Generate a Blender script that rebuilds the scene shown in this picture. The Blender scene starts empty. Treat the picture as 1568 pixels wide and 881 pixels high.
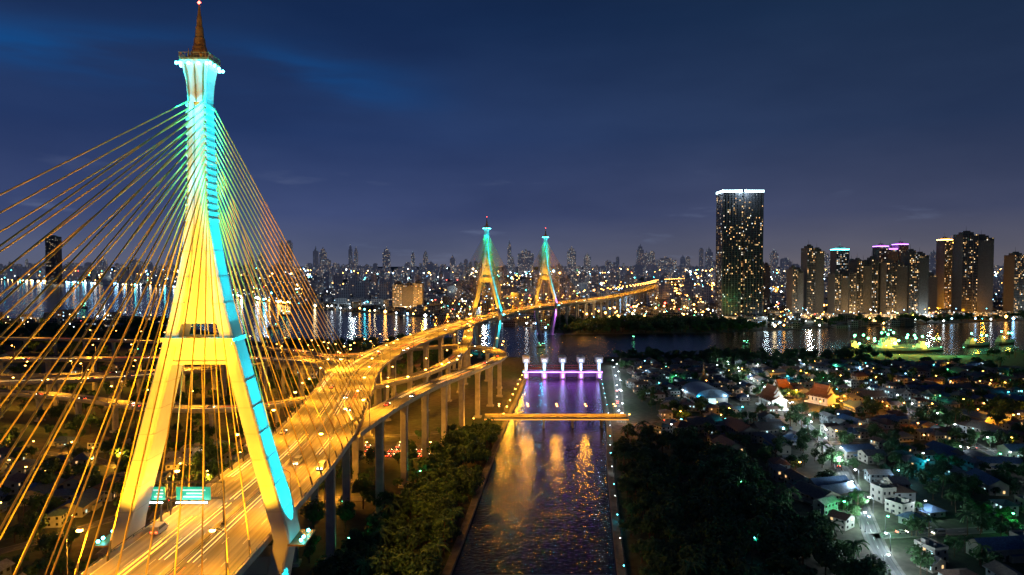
import bpy, math, random
from mathutils import Vector, Matrix, noise as mnoise
random.seed(7)
R=random.random
U=random.uniform
scene=bpy.context.scene
COL=scene.collection

# ---------------------------------------------------------------- helpers
class MB:
    def __init__(s):
        s.V=[];s.F=[];s.M=[];s.UV=[];s.T=[]
    def face(s,pts,mat=0,uv=None,tint=(.3,.3,.3,.3)):
        n=len(s.V)
        s.V.extend([tuple(p) for p in pts]); s.F.append(tuple(range(n,n+len(pts)))); s.M.append(mat)
        if uv is None: uv=[(0,0)]*len(pts)
        s.UV.extend(uv); s.T.extend([tint]*len(pts))
    def box(s,x,y,z0,sx,sy,h,rot=0,mw=0,mt=None,tint=(.3,.3,.3,.3),uo=None,taper=1.0):
        if mt is None: mt=mw
        c,sn=math.cos(rot),math.sin(rot)
        def P(a,b,z,k=1.0):
            a*=k;b*=k
            return (x+a*c-b*sn,y+a*sn+b*c,z)
        hx,hy=sx/2,sy/2
        cs=[(-hx,-hy),(hx,-hy),(hx,hy),(-hx,hy)]
        u0=uo if uo is not None else int(R()*400)*12.0
        z1=z0+h
        for i in range(4):
            a=cs[i];b=cs[(i+1)%4]
            L=sx if i%2==0 else sy
            s.face([P(*a,z0),P(*b,z0),P(*b,z1,taper),P(*a,z1,taper)],mw,[(u0,z0),(u0+L,z0),(u0+L,z1),(u0,z1)],tint)
            u0+=math.ceil(L/12)*12.0
        s.face([P(*q,z1,taper) for q in cs],mt,None,tint)
        s.face([P(*q,z0) for q in reversed(cs)],mt,None,tint)
    def loft(s,rings,mat=0,cap=True,tint=(.3,.3,.3,.3)):
        for a,b in zip(rings[:-1],rings[1:]):
            n=len(a)
            for i in range(n):
                j=(i+1)%n
                s.face([a[i],a[j],b[j],b[i]],mat,None,tint)
        if cap:
            s.face(list(reversed(rings[0])),mat,None,tint); s.face(rings[-1],mat,None,tint)
    def cyl(s,p0,p1,r0,r1=None,n=6,mat=0,cap=True):
        if r1 is None:r1=r0
        p0=Vector(p0);p1=Vector(p1);d=(p1-p0).normalized()
        a=d.orthogonal().normalized();b=d.cross(a)
        A=[p0+(a*math.cos(2*math.pi*i/n)+b*math.sin(2*math.pi*i/n))*r0 for i in range(n)]
        B=[p1+(a*math.cos(2*math.pi*i/n)+b*math.sin(2*math.pi*i/n))*r1 for i in range(n)]
        s.loft([A,B],mat,cap)
    def octa(s,c,r,mat=0):
        c=Vector(c)
        t=[Vector((1,0,0)),Vector((0,1,0)),Vector((-1,0,0)),Vector((0,-1,0))]
        for i in range(4):
            a=c+t[i]*r;b=c+t[(i+1)%4]*r
            s.face([a,b,c+Vector((0,0,r))],mat);s.face([b,a,c-Vector((0,0,r))],mat)
    def ball(s,c,r,mat=0,n=8,m=5,sz=1.0):
        rings=[]
        for j in range(m+1):
            th=math.pi*(j/m)
            th=max(.05,min(math.pi-.05,th))
            rings.append([(c[0]+r*math.sin(th)*math.cos(2*math.pi*i/n),c[1]+r*math.sin(th)*math.sin(2*math.pi*i/n),c[2]-r*sz*math.cos(th)) for i in range(n)])
        s.loft(rings,mat)
    def mesh(s,name,mats,extra=True):
        me=bpy.data.meshes.new(name)
        me.from_pydata(s.V,[],s.F)
        for m in mats: me.materials.append(m)
        me.polygons.foreach_set('material_index',s.M)
        if extra:
            uvl=me.uv_layers.new(name='UVMap')
            uvl.data.foreach_set('uv',[c for p in s.UV for c in p])
            ca=me.color_attributes.new('tint','FLOAT_COLOR','CORNER')
            ca.data.foreach_set('color',[c for p in s.T for c in p])
        me.update()
        return me
    def ob(s,name,mats,loc=(0,0,0),parent=None,rot=0,extra=True):
        return place(name,s.mesh(name,mats,extra),loc,rot,parent)
def place(name,me,loc=(0,0,0),rot=0,parent=None,scale=1):
    o=bpy.data.objects.new(name,me)
    o.location=loc; o.rotation_euler=(0,0,rot)
    o.scale=(scale,)*3 if not isinstance(scale,tuple) else scale
    COL.objects.link(o)
    if parent: o.parent=parent
    return o
def empty(name,loc=(0,0,0)):
    o=bpy.data.objects.new(name,None); o.location=loc; COL.objects.link(o); return o
LD={}
def point(loc,energy,color,radius=.4,parent=None,name='lamp_light'):
    k=(energy,color,radius)
    if k not in LD:
        l=bpy.data.lights.new(name,'POINT');l.energy=energy;l.color=color;l.shadow_soft_size=radius;LD[k]=l
    o=bpy.data.objects.new(name,LD[k]);o.location=loc;COL.objects.link(o)
    if parent:o.parent=parent
    return o
def downlight(loc,energy,color,radius=.5,parent=None):
    k=('d',energy,color,radius)
    if k not in LD:
        l=bpy.data.lights.new('lamp_light','SPOT');l.energy=energy;l.color=color;l.shadow_soft_size=radius;l.spot_size=math.radians(152);l.spot_blend=.35;LD[k]=l
    o=bpy.data.objects.new('lamp_light',LD[k]);o.location=loc;COL.objects.link(o)
    if parent:o.parent=parent
    return o
def spot(loc,target,energy,color,angle,parent=None,name='floodlight',blend=.5,radius=.5):
    l=bpy.data.lights.new(name,'SPOT');l.energy=energy;l.color=color;l.shadow_soft_size=radius
    l.spot_size=math.radians(angle);l.spot_blend=blend
    o=bpy.data.objects.new(name,l);o.location=loc
    o.rotation_euler=(Vector(target)-Vector(loc)).to_track_quat('-Z','Y').to_euler()
    COL.objects.link(o)
    if parent:o.parent=parent
    return o
def inpoly(x,y,poly):
    c=False;n=len(poly);j=n-1
    for i in range(n):
        xi,yi=poly[i];xj,yj=poly[j]
        if (yi>y)!=(yj>y) and x<(xj-xi)*(y-yi)/(yj-yi)+xi: c=not c
        j=i
    return c
def dseg(x,y,pts):
    best=1e9
    for a,b in zip(pts[:-1],pts[1:]):
        dx,dy=b[0]-a[0],b[1]-a[1];L=dx*dx+dy*dy
        t=max(0,min(1,((x-a[0])*dx+(y-a[1])*dy)/L))
        d=math.hypot(x-a[0]-t*dx,y-a[1]-t*dy)
        if d<best:best=d
    return best
def catmull(P,step=7.0):
    P=[Vector(p) for p in P]
    Q=[2*P[0]-P[1]]+P+[2*P[-1]-P[-2]]
    out=[]
    for i in range(1,len(Q)-2):
        a,b,c,d=Q[i-1],Q[i],Q[i+1],Q[i+2]
        n=max(2,int((c-b).length/step))
        for k in range(n):
            t=k/n
            out.append(.5*((2*b)+(c-a)*t+(2*a-5*b+4*c-d)*t*t+(3*b-a-3*c+d)*t**3))
    out.append(P[-1])
    return out
class Path:
    def __init__(s,pts,step=7.0):
        s.p=catmull(pts,step);s.s=[0]
        for a,b in zip(s.p[:-1],s.p[1:]): s.s.append(s.s[-1]+(b-a).length)
        s.L=s.s[-1]
    def at(s,d):
        d=max(0,min(s.L-.01,d))
        import bisect
        i=min(len(s.p)-2,max(0,bisect.bisect_right(s.s,d)-1))
        t=(d-s.s[i])/(s.s[i+1]-s.s[i])
        p=s.p[i].lerp(s.p[i+1],t)
        tg=(s.p[i+1]-s.p[i]);tg.z=0;tg.normalize()
        if 0<i<len(s.p)-2:
            t2=s.p[i+2]-s.p[i-1];t2.z=0;t2.normalize();tg=t2
        return p,tg,Vector((tg.y,-tg.x,0))
    def near(s,x,y):
        return min(range(len(s.p)),key=lambda i:(s.p[i].x-x)**2+(s.p[i].y-y)**2)
    def sweep(s,mb,section,mats,closed=True,d0=0,d1=None,step=7.0):
        d1=s.L if d1 is None else d1
        n=max(1,int((d1-d0)/step));prev=None
        for k in range(n+1):
            d=d0+(d1-d0)*k/n
            p,t,r=s.at(d)
            ring=[p+r*o+Vector((0,0,z)) for o,z in section]
            if prev:
                m=len(section)
                for i in range(m if closed else m-1):
                    j=(i+1)%m
                    mb.face([prev[1][i],prev[1][j],ring[j],ring[i]],mats[i] if isinstance(mats,(list,tuple)) else mats,
                      [(section[i][0],prev[0]),(section[j][0],prev[0]),(section[j][0],d),(section[i][0],d)])
            elif closed: mb.face(list(reversed(ring)),mats if isinstance(mats,int) else 0)
            prev=(d,ring)
        if closed: mb.face(prev[1],mats if isinstance(mats,int) else 0)

# ---------------------------------------------------------------- materials
def newmat(name):
    m=bpy.data.materials.new(name);m.use_nodes=True
    nt=m.node_tree;return m,nt,nt.nodes['Principled BSDF']
def N(nt,t,**k):
    n=nt.nodes.new(t)
    for a,b in k.items(): setattr(n,a,b)
    return n
def simple(name,col,rough=.7,metal=0,var=.25,scale=.5,bump=0,emit=None,es=0):
    m,nt,b=newmat(name)
    tc=N(nt,'ShaderNodeTexCoord');nz=N(nt,'ShaderNodeTexNoise');nz.inputs['Scale'].default_value=scale;nz.inputs['Detail'].default_value=6
    nt.links.new(tc.outputs['Object'],nz.inputs['Vector'])
    cr=N(nt,'ShaderNodeValToRGB')
    cr.color_ramp.elements[0].position=.3;cr.color_ramp.elements[1].position=.7
    cr.color_ramp.elements[0].color=(*[c*(1-var) for c in col],1);cr.color_ramp.elements[1].color=(*[min(1,c*(1+var)) for c in col],1)
    nt.links.new(nz.outputs['Fac'],cr.inputs['Fac']);nt.links.new(cr.outputs['Color'],b.inputs['Base Color'])
    b.inputs['Roughness'].default_value=rough;b.inputs['Metallic'].default_value=metal
    if bump:
        bp=N(nt,'ShaderNodeBump');bp.inputs['Strength'].default_value=bump;bp.inputs['Distance'].default_value=.1
        nt.links.new(nz.outputs['Fac'],bp.inputs['Height']);nt.links.new(bp.outputs['Normal'],b.inputs['Normal'])
    if emit:
        b.inputs['Emission Color'].default_value=(*emit,1);b.inputs['Emission Strength'].default_value=es
        m.cycles.emission_sampling='NONE'
    return m
def glow(name,col,s):
    m,nt,b=newmat(name)
    b.inputs['Base Color'].default_value=(*[c*.5 for c in col],1)
    b.inputs['Emission Color'].default_value=(*col,1);b.inputs['Emission Strength'].default_value=s
    m.cycles.emission_sampling='NONE'
    return m
M_conc=simple('concrete',(.38,.35,.31),.85,var=.2,scale=.3)
M_pyl=simple('pylon_paint',(.55,.53,.46),.7,var=.16,scale=.12)
M_gold=simple('gilded_metal',(.32,.19,.07),.45,.3,var=.25,scale=1)
M_cable=simple('stay_cable_sheath',(.76,.50,.08),.6,0,var=.05)
M_dark=simple('dark_metal',(.08,.08,.09),.5,.5)
M_mark=simple('road_marking_paint',(.5,.5,.45),.7,var=.1)
M_roof=simple('flat_roof',(.13,.12,.12),.9,var=.4,scale=.05)
M_trunk=simple('bark',(.12,.08,.05),.9)
M_bank=simple('stone_embankment',(.14,.13,.115),.9,var=.4,scale=.3)
M_white=simple('white_plaster',(.6,.58,.54),.7,var=.08)
G={'sodium':glow('sodium_glow',(1,.44,.08),26),'white':glow('white_glow',(.85,.95,1),16),'blue':glow('blue_glow',(.25,.6,1),18),
   'red':glow('red_glow',(1,.08,.05),16),'green':glow('green_glow',(.15,1,.45),12),'cyan':glow('cyan_glow',(.1,.85,1),22),
   'purple':glow('purple_glow',(.5,.16,1),8),'warm':glow('warm_glow',(1,.75,.4),16)}
LC={'sodium':(1,.40,.022),'white':(.72,.92,1),'blue':(.3,.6,1),'cyan':(0,.72,1),'green':(.12,1,.3),'purple':(.5,.12,1),'warm':(1,.62,.26)}

def road_mat(name,col,rough=.85):
    m,nt,b=newmat(name)
    uv=N(nt,'ShaderNodeUVMap');mp=N(nt,'ShaderNodeMapping');mp.inputs['Scale'].default_value=(1.1,.012,1)
    nz=N(nt,'ShaderNodeTexNoise');nz.inputs['Scale'].default_value=1;nz.inputs['Detail'].default_value=4
    nt.links.new(uv.outputs['UV'],mp.inputs['Vector']);nt.links.new(mp.outputs['Vector'],nz.inputs['Vector'])
    cr=N(nt,'ShaderNodeValToRGB');cr.color_ramp.elements[0].position=.35;cr.color_ramp.elements[1].position=.68
    cr.color_ramp.elements[0].color=(*[c*.66 for c in col],1);cr.color_ramp.elements[1].color=(*[c*1.25 for c in col],1)
    nt.links.new(nz.outputs['Fac'],cr.inputs['Fac']);nt.links.new(cr.outputs['Color'],b.inputs['Base Color'])
    b.inputs['Roughness'].default_value=rough;b.inputs['Specular IOR Level'].default_value=.15
    return m
M_road=road_mat('worn_concrete_carriageway',(.20,.18,.14))
M_street=road_mat('street_asphalt',(.10,.10,.10))

def facade(name,cw,ch,strength,warm=True,haze_glow=0.0):
    m,nt,b=newmat(name)
    L=nt.links
    uv=N(nt,'ShaderNodeUVMap');sp=N(nt,'ShaderNodeSeparateXYZ');L.new(uv.outputs['UV'],sp.inputs[0])
    def mth(op,a,bb=None):
        n=N(nt,'ShaderNodeMath',operation=op)
        for i,v in enumerate((a,bb)):
            if v is None: continue
            if isinstance(v,(int,float)): n.inputs[i].default_value=v
            else: L.new(v,n.inputs[i])
        return n.outputs[0]
    cx=mth('DIVIDE',sp.outputs[0],cw);cz=mth('DIVIDE',sp.outputs[1],ch)
    fx=mth('FRACT',cx);fz=mth('FRACT',cz)
    mask=mth('MULTIPLY',mth('MULTIPLY',mth('GREATER_THAN',fx,.18),mth('LESS_THAN',fx,.82)),mth('MULTIPLY',mth('GREATER_THAN',fz,.28),mth('LESS_THAN',fz,.82)))
    cb=N(nt,'ShaderNodeCombineXYZ');L.new(mth('FLOOR',cx),cb.inputs[0]);L.new(mth('FLOOR',cz),cb.inputs[1])
    wn=N(nt,'ShaderNodeTexWhiteNoise',noise_dimensions='2D');L.new(cb.outputs[0],wn.inputs['Vector'])
    nzc=N(nt,'ShaderNodeTexNoise',noise_dimensions='2D');nzc.inputs['Scale'].default_value=.13;nzc.inputs['Detail'].default_value=2;L.new(cb.outputs[0],nzc.inputs['Vector'])
    at=N(nt,'ShaderNodeAttribute',attribute_name='tint')
    thr=mth('MULTIPLY',at.outputs['Alpha'],mth('MULTIPLY',nzc.outputs['Fac'],2.0))
    lit=mth('MULTIPLY',mth('LESS_THAN',wn.outputs['Value'],thr),mask)
    sc=N(nt,'ShaderNodeSeparateColor');L.new(wn.outputs['Color'],sc.inputs[0])
    cr=N(nt,'ShaderNodeValToRGB')
    e=cr.color_ramp.elements
    if warm:
        e[0].color=(1,.48,.15,1);e[1].color=(1,.85,.6,1);x=e.new(.8);x.color=(1,.68,.3,1);x=e.new(.88);x.color=(.75,.9,1,1)
    else:
        e[0].color=(1,.55,.22,1);e[1].color=(.45,.75,1,1);x=e.new(.5);x.color=(1,.85,.6,1)
    L.new(sc.outputs['Green'],cr.inputs['Fac'])
    st=mth('MULTIPLY',mth('MULTIPLY',lit,strength),mth('ADD',mth('POWER',sc.outputs['Blue'],2.0),.08))
    mx=N(nt,'ShaderNodeMix',data_type='RGBA');L.new(mask,mx.inputs['Factor']);L.new(at.outputs['Color'],mx.inputs['A'])
    mx.inputs['B'].default_value=(.02,.025,.035,1)
    ecol=cr.outputs['Color']
    if haze_glow:  # even bluish emission on unlit walls imitates distance haze and street glow
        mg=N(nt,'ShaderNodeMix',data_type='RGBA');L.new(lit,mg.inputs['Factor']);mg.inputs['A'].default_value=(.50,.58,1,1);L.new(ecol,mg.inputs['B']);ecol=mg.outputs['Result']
        st=mth('MAXIMUM',st,haze_glow)
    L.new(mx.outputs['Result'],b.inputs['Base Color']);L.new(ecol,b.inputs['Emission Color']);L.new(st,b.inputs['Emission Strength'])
    r=mth('SUBTRACT',.75,mth('MULTIPLY',mask,.6));L.new(r,b.inputs['Roughness'])
    m.cycles.emission_sampling='NONE'
    return m
M_fac=facade('apartment_facade',3.0,3.4,2.6)
M_facw=facade('office_facade',4.0,3.6,2.0,False)
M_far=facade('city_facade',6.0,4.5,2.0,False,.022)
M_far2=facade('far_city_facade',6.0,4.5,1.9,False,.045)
M_slab=simple('balcony_slab',(.17,.155,.14),.8)

def water_mat(name,scale,rough,strength,dist=.5,asp=1.5):
    m,nt,b=newmat(name);L=nt.links
    g=N(nt,'ShaderNodeNewGeometry');mp=N(nt,'ShaderNodeMapping');mp.inputs['Scale'].default_value=(scale,scale*asp,1)
    nz=N(nt,'ShaderNodeTexNoise');nz.inputs['Scale'].default_value=1;nz.inputs['Detail'].default_value=5;nz.inputs['Roughness'].default_value=.6
    L.new(g.outputs['Position'],mp.inputs[0]);L.new(mp.outputs[0],nz.inputs['Vector'])
    bp=N(nt,'ShaderNodeBump');bp.inputs['Strength'].default_value=strength;bp.inputs['Distance'].default_value=dist
    L.new(nz.outputs['Fac'],bp.inputs['Height']);L.new(bp.outputs['Normal'],b.inputs['Normal'])
    b.inputs['Base Color'].default_value=(.010,.013,.018,1);b.inputs['Roughness'].default_value=rough;b.inputs['IOR'].default_value=1.33
    return m
M_canal=water_mat('canal_water',.55,.06,.75,.36,1.2)
M_river=water_mat('river_water',.25,.11,.75,.7)

def ground_mat():
    m,nt,b=newmat('ground_soil_grass');L=nt.links
    g=N(nt,'ShaderNodeNewGeometry')
    n1=N(nt,'ShaderNodeTexNoise');n1.inputs['Scale'].default_value=.012;n1.inputs['Detail'].default_value=8
    n2=N(nt,'ShaderNodeTexNoise');n2.inputs['Scale'].default_value=.25;n2.inputs['Detail'].default_value=6
    L.new(g.outputs['Position'],n1.inputs['Vector']);L.new(g.outputs['Position'],n2.inputs['Vector'])
    c1=N(nt,'ShaderNodeValToRGB');e=c1.color_ramp.elements
    e[0].position=.38;e[0].color=(.03,.055,.02,1);e[1].position=.62;e[1].color=(.08,.065,.05,1)
    L.new(n1.outputs['Fac'],c1.inputs['Fac'])
    mx=N(nt,'ShaderNodeMix',data_type='RGBA',blend_type='MULTIPLY');mx.inputs['Factor'].default_value=.8
    L.new(c1.outputs['Color'],mx.inputs['A'])
    c2=N(nt,'ShaderNodeValToRGB');c2.color_ramp.elements[0].position=.3;c2.color_ramp.elements[0].color=(.4,.4,.4,1);c2.color_ramp.elements[1].position=.7;c2.color_ramp.elements[1].color=(1.4,1.4,1.4,1)
    L.new(n2.outputs['Fac'],c2.inputs['Fac']);L.new(c2.outputs['Color'],mx.inputs['B'])
    L.new(mx.outputs['Result'],b.inputs['Base Color']);b.inputs['Roughness'].default_value=.95
    return m
M_ground=ground_mat()
def leaf_mat():
    m,nt,b=newmat('foliage');L=nt.links
    oi=N(nt,'ShaderNodeObjectInfo');g=N(nt,'ShaderNodeTexCoord');nz=N(nt,'ShaderNodeTexNoise');nz.inputs['Scale'].default_value=.6
    L.new(g.outputs['Object'],nz.inputs['Vector'])
    ad=N(nt,'ShaderNodeMath',operation='ADD');L.new(nz.outputs['Fac'],ad.inputs[0]);L.new(oi.outputs['Random'],ad.inputs[1])
    ml=N(nt,'ShaderNodeMath',operation='MULTIPLY');L.new(ad.outputs[0],ml.inputs[0]);ml.inputs[1].default_value=.5
    cr=N(nt,'ShaderNodeValToRGB');e=cr.color_ramp.elements
    e[0].position=.2;e[0].color=(.018,.06,.022,1);e[1].position=.8;e[1].color=(.045,.12,.03,1)
    L.new(ml.outputs[0],cr.inputs['Fac']);L.new(cr.outputs['Color'],b.inputs['Base Color']);b.inputs['Roughness'].default_value=.7
    return m
M_leaf=leaf_mat()

# ---------------------------------------------------------------- world
w=bpy.data.worlds.new('World');scene.world=w;w.use_nodes=True
nt=w.node_tree;L=nt.links;bg=nt.nodes['Background']
def wm(op,a,b=None,c=None):
    n=N(nt,'ShaderNodeMath',operation=op)
    for i,v in enumerate((a,b,c)):
        if v is None: continue
        if isinstance(v,(int,float)): n.inputs[i].default_value=v
        else: L.new(v,n.inputs[i])
    return n.outputs[0]
def ramp(src,els):
    c=N(nt,'ShaderNodeValToRGB');e=c.color_ramp.elements
    e[0].position,e[0].color=els[0][0],(*els[0][1],1);e[1].position,e[1].color=els[-1][0],(*els[-1][1],1)
    for p,q in els[1:-1]:
        x=e.new(p);x.color=(*q,1)
    L.new(src,c.inputs['Fac']);return c.outputs['Color']
def wnoise(scale,mscale,det=4,rot=(0,0,0)):
    mp=N(nt,'ShaderNodeMapping');mp.inputs['Scale'].default_value=mscale;mp.inputs['Rotation'].default_value=[math.radians(a) for a in rot];L.new(tc.outputs['Generated'],mp.inputs[0])
    z=N(nt,'ShaderNodeTexNoise');z.inputs['Scale'].default_value=scale;z.inputs['Detail'].default_value=det;z.inputs['Roughness'].default_value=.5;L.new(mp.outputs[0],z.inputs['Vector']);return z.outputs['Fac']
def mixc(f,a,bcol,mode='MIX'):
    m=N(nt,'ShaderNodeMix',data_type='RGBA',blend_type=mode)
    if isinstance(f,(int,float)): m.inputs['Factor'].default_value=f
    else: L.new(f,m.inputs['Factor'])
    L.new(a,m.inputs['A'])
    if isinstance(bcol,tuple): m.inputs['B'].default_value=(*bcol,1)
    else: L.new(bcol,m.inputs['B'])
    return m.outputs['Result']
def mrange(v,a,b):
    m=N(nt,'ShaderNodeMapRange');m.interpolation_type='SMOOTHSTEP';m.inputs['From Min'].default_value=a;m.inputs['From Max'].default_value=b;L.new(v,m.inputs['Value']);return m.outputs[0]
tc=N(nt,'ShaderNodeTexCoord');sp=N(nt,'ShaderNodeSeparateXYZ');L.new(tc.outputs['Generated'],sp.inputs[0])
X_,Y_,Z_=sp.outputs
base=ramp(wm('MULTIPLY',Z_,2.0),[(0,(.105,.118,.185)),(.05,(.080,.099,.182)),(.14,(.045,.067,.170)),(.36,(.019,.042,.132)),(.65,(.008,.025,.086)),(1,(.004,.013,.046))])
base=mixc(mrange(X_,-.3,.6),base,(1.22,1.0,.76),'MULTIPLY')
base=mixc(1.0,base,ramp(wnoise(2.4,(1,1,3.4),5),[(.35,(.80,.82,.86)),(.7,(1.22,1.17,1.12))]),'MULTIPLY')
ysafe=wm('MAXIMUM',Y_,.05);s_=wm('DIVIDE',X_,ysafe);t_=wm('DIVIDE',Z_,ysafe)
d_=wm('SUBTRACT',t_,wm('SUBTRACT',.255,wm('MULTIPLY',wm('ADD',s_,.138),.11)))
nzs=wnoise(2.0,(1.5,1.5,9),4,(0,8,0))
d_=wm('ADD',d_,wm('MULTIPLY',wm('SUBTRACT',nzs,.5),.12))
g_=wm('POWER',2.718,wm('MULTIPLY',wm('MULTIPLY',d_,d_),-900.0))
g_=wm('MULTIPLY',wm('MULTIPLY',g_,mrange(s_,-.02,-.40)),wm('MULTIPLY',mrange(Y_,.1,.3),mrange(nzs,.25,.60)))
base=mixc(wm('MULTIPLY',g_,.8),base,(.002,.080,.29))
f4=wm('MULTIPLY',mrange(wnoise(1.0,(7,7,40),5,(0,-6,0)),.60,.80),mrange(Z_,.17,.05))
base=mixc(wm('MULTIPLY',f4,.5),base,(.16,.20,.33))
L.new(base,bg.inputs['Color']);bg.inputs['Strength'].default_value=1
scene.view_settings.view_transform='Standard';scene.view_settings.look='None';scene.view_settings.exposure=0

# ---------------------------------------------------------------- camera
cam=bpy.data.cameras.new('camera');cam.lens=24;cam.sensor_width=36;cam.clip_end=60000;cam.clip_start=.5
co=bpy.data.objects.new('camera',cam);co.location=(0,0,113);co.rotation_euler=(math.radians(90-1.95),0,0);COL.objects.link(co);scene.camera=co

# ---------------------------------------------------------------- ground and water
mb=MB();S=32000;mb.face([(-S,-S,0),(S,-S,0),(S,S,0),(-S,S,0)]);mb.ob('ground',[M_ground])
RIV=[(-6500,2300),(-2500,1600),(-963,1283),(-670,1312),(-362,984),(-239,945),(-129,1009),(-19,826),(115,826),(255,842),(376,835),(454,860),(561,840),(720,920),(1300,940),(2600,1050),
     (2600,1600),(1400,1400),(1018,1357),(781,1275),(560,1200),(448,1155),(334,1113),(80,1093),(19,1243),(-109,1357),(-580,1817),(-1724,3374),(-3543,4723),(-7500,5600)]
mb=MB();mb.face([(x,y,.30) for x,y in RIV]);mb.ob('river_water',[M_river])
CANL=[(-30,180),(-22,248),(-11,390),(-4,472),(15,675),(20,835)]
CANR=[(33,180),(39,248),(55,390),(66,472),(86,675),(104,835)]
CAN=CANL+CANR[::-1]
mb=MB();mb.face([(x,y,.35) for x,y in CAN]);mb.ob('canal_water',[M_canal])
for nm,pts,sg in(('canal_embankment',CANL,-1),('canal_embankment',CANR,1)):
    mb=MB();p=Path([(x,y,0) for x,y in pts],10)
    p.sweep(mb,[(-.4,0),(-.4,1.7),(.4,1.7),(.4,0)],0)
    p.sweep(mb,[(sg*.42,0),(sg*.42,1.4),(sg*2.6,1.4),(sg*3.4,0)],0)
    mb.ob(nm,[M_bank])

# ---------------------------------------------------------------- paths
MAIN=Path([(-71.9,-160,50),(-71.9,0,50),(-71.9,80,49.6),(-71.9,159,49),(-75,250,47.5),(-88,350,45.5),(-100,430,44),(-103,510,43),(-92,610,43),(-66,740,44.5),(-32,870,46),(10,985,47),(54,1100,46.5),(110,1230,45.5),(190,1400,44),(300,1700,42),(420,2100,38),(640,2900,30),(900,3600,20)])
RA=Path([(-64,262,46.9),(-57,325,45.6),(-48,390,42.5),(-36,453,39),(-20,526,35.5),(-10,590,33),(-18,645,31.5),(-52,690,30),(-95,690,28),(-150,660,25),(-233,634,22),(-308,592,20),(-416,565,20),(-700,560,20)])
RB=Path([(-50,800,44.3),(-46,720,41),(-44,640,37),(-50,570,33),(-72,512,29),(-115,470,25),(-165,435,22),(-234,442,20),(-373,498,19),(-700,560,12)])
RC=Path([(-112,470,42),(-150,560,36),(-230,680,28),(-330,760,22),(-520,840,20),(-1000,900,20)])
RD=Path([(-96,560,36),(-130,600,33),(-190,600,30),(-250,560,27),(-330,520,25),(-480,500,24),(-800,500,22)])
RE=Path([(-104,400,43.9),(-122,460,42.5),(-160,515,40),(-230,555,36),(-330,585,32),(-480,600,29),(-900,600,26)])
trails=MB()
def deck(name,path,w,lanes,median=True,dep=3.0):
    h=w/2;mb=MB()
    path.sweep(mb,[(-h,1.1),(-h+.4,1.1),(-h+.4,0),(h-.4,0),(h-.4,1.1),(h,1.1),(h,-.5),(.62*h,-dep),(-.62*h,-dep),(-h,-.5)],[0,0,1,0,0,0,0,0,0,0])
    if median: path.sweep(mb,[(-.35,.005),(-.15,.9),(.15,.9),(.35,.005)],0)
    for sg in(-1,1):
        o=sg*(h-.2)
        path.sweep(mb,[(o-.06,1.55),(o-.06,1.67),(o+.06,1.67),(o+.06,1.55)],3)
        d=0
        while d<min(path.L,900):
            p,t,r=path.at(d);q=p+r*o;mb.box(q.x,q.y,q.z+1.1,.1,.1,.5,mw=3);d+=4
    lw=(h-1.2)/lanes if median else (w-1.6)/lanes
    offs=[]
    if median:
        for sg in(-1,1):
            for k in range(lanes+1): offs.append((sg*(.7+lw*k*.98),k in(0,lanes)))
    else: offs=[(-h+.8+lw*k,k in(0,lanes)) for k in range(lanes+1)]
    for o,solid in offs:
        if solid: path.sweep(mb,[(o-.08,.015),(o+.08,.015)],2,closed=False)
        else:
            d=2.0
            while d<min(path.L,1400)-6:
                path.sweep(mb,[(o-.08,.015),(o+.08,.015)],2,closed=False,d0=d,d1=d+4.0,step=5);d+=12
    return mb.ob(name,[M_conc,M_road,M_mark,M_dark])
def light_trails(path,offs,n,d0,d1):
    for k in range(n):
        o=random.choice(offs)+U(-.5,.5);d=U(d0,d1);ln=U(14,70)
        m=1 if o>0 and R()<.5 else 0
        if m==0 and R()<.6: m=2
        for s in(-.6,.6):
            path.sweep(trails,[(o+s-.07,.62),(o+s-.07,.70),(o+s+.07,.70),(o+s+.07,.62)],m,d0=d,d1=min(path.L-2,d+ln),step=6)
deck('elevated_expressway',MAIN,31.6,3)
RAMPS=((RA,11),(RB,10),(RC,10),(RD,14),(RE,13))
for P_,w_ in RAMPS: deck('curved_ramp_viaduct',P_,w_,2,False,2.2)
light_trails(MAIN,[-12.5,-7.8,-3.2,3.2,7.8,12.5],105,150,1900)
for P_,w_ in RAMPS: light_trails(P_,[-2.3,2.3],20,40,800)
trails.ob('vehicle_light_trails',[glow('headlight_trail',(1,.62,.22),1.7),glow('taillight_trail',(1,.14,.03),1.4),glow('amber_trail',(1,.5,.08),1.8)])
def piers(name,path,w,sp,skip=lambda x,y:False,d0=20,twin=False):
    par=empty(name,(0,0,0));d=d0;i=0
    while d<path.L-5:
        p,t,r=path.at(d);d+=sp
        if p.y<20 or p.y>2500 or skip(p.x,p.y): continue
        mb=MB();ang=math.atan2(r.y,r.x);top=p.z-(3.0 if w>20 else 2.2)
        offs=(-w*.22,w*.22) if w>20 else (0,)
        for o in offs:
            q=p+r*o
            def ring(a,b,z,c=.35):
                out=[]
                for x,y in((a-c,-b),(a,-b+c),(a,b-c),(a-c,b),(-a+c,b),(-a,b-c),(-a,-b+c),(-a+c,-b)):
                    out.append((q.x+x*math.cos(ang)-y*math.sin(ang),q.y+x*math.sin(ang)+y*math.cos(ang),z))
                return out
            a=1.7;b=1.4
            mb.loft([ring(a+1,b+1,0),ring(a+1,b+1,1.2),ring(a,b,1.3),ring(a,b,top-5),ring(w*.2 if w<20 else 3.2,b+.1,top-1.4),ring(w*.3 if w<20 else 4.5,b+.1,top)],0)
        if w>20: mb.box(p.x,p.y,top-3.4,w*.5,2.2,1.8,rot=ang,mw=0)
        i+=1
        mb.ob('viaduct_pier_%d'%i,[M_conc],parent=par)
inr=lambda x,y:inpoly(x,y,CAN)
piers('expressway_piers',MAIN,31.6,48,lambda x,y:y<240 or (830<y<1150),d0=30)
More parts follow.
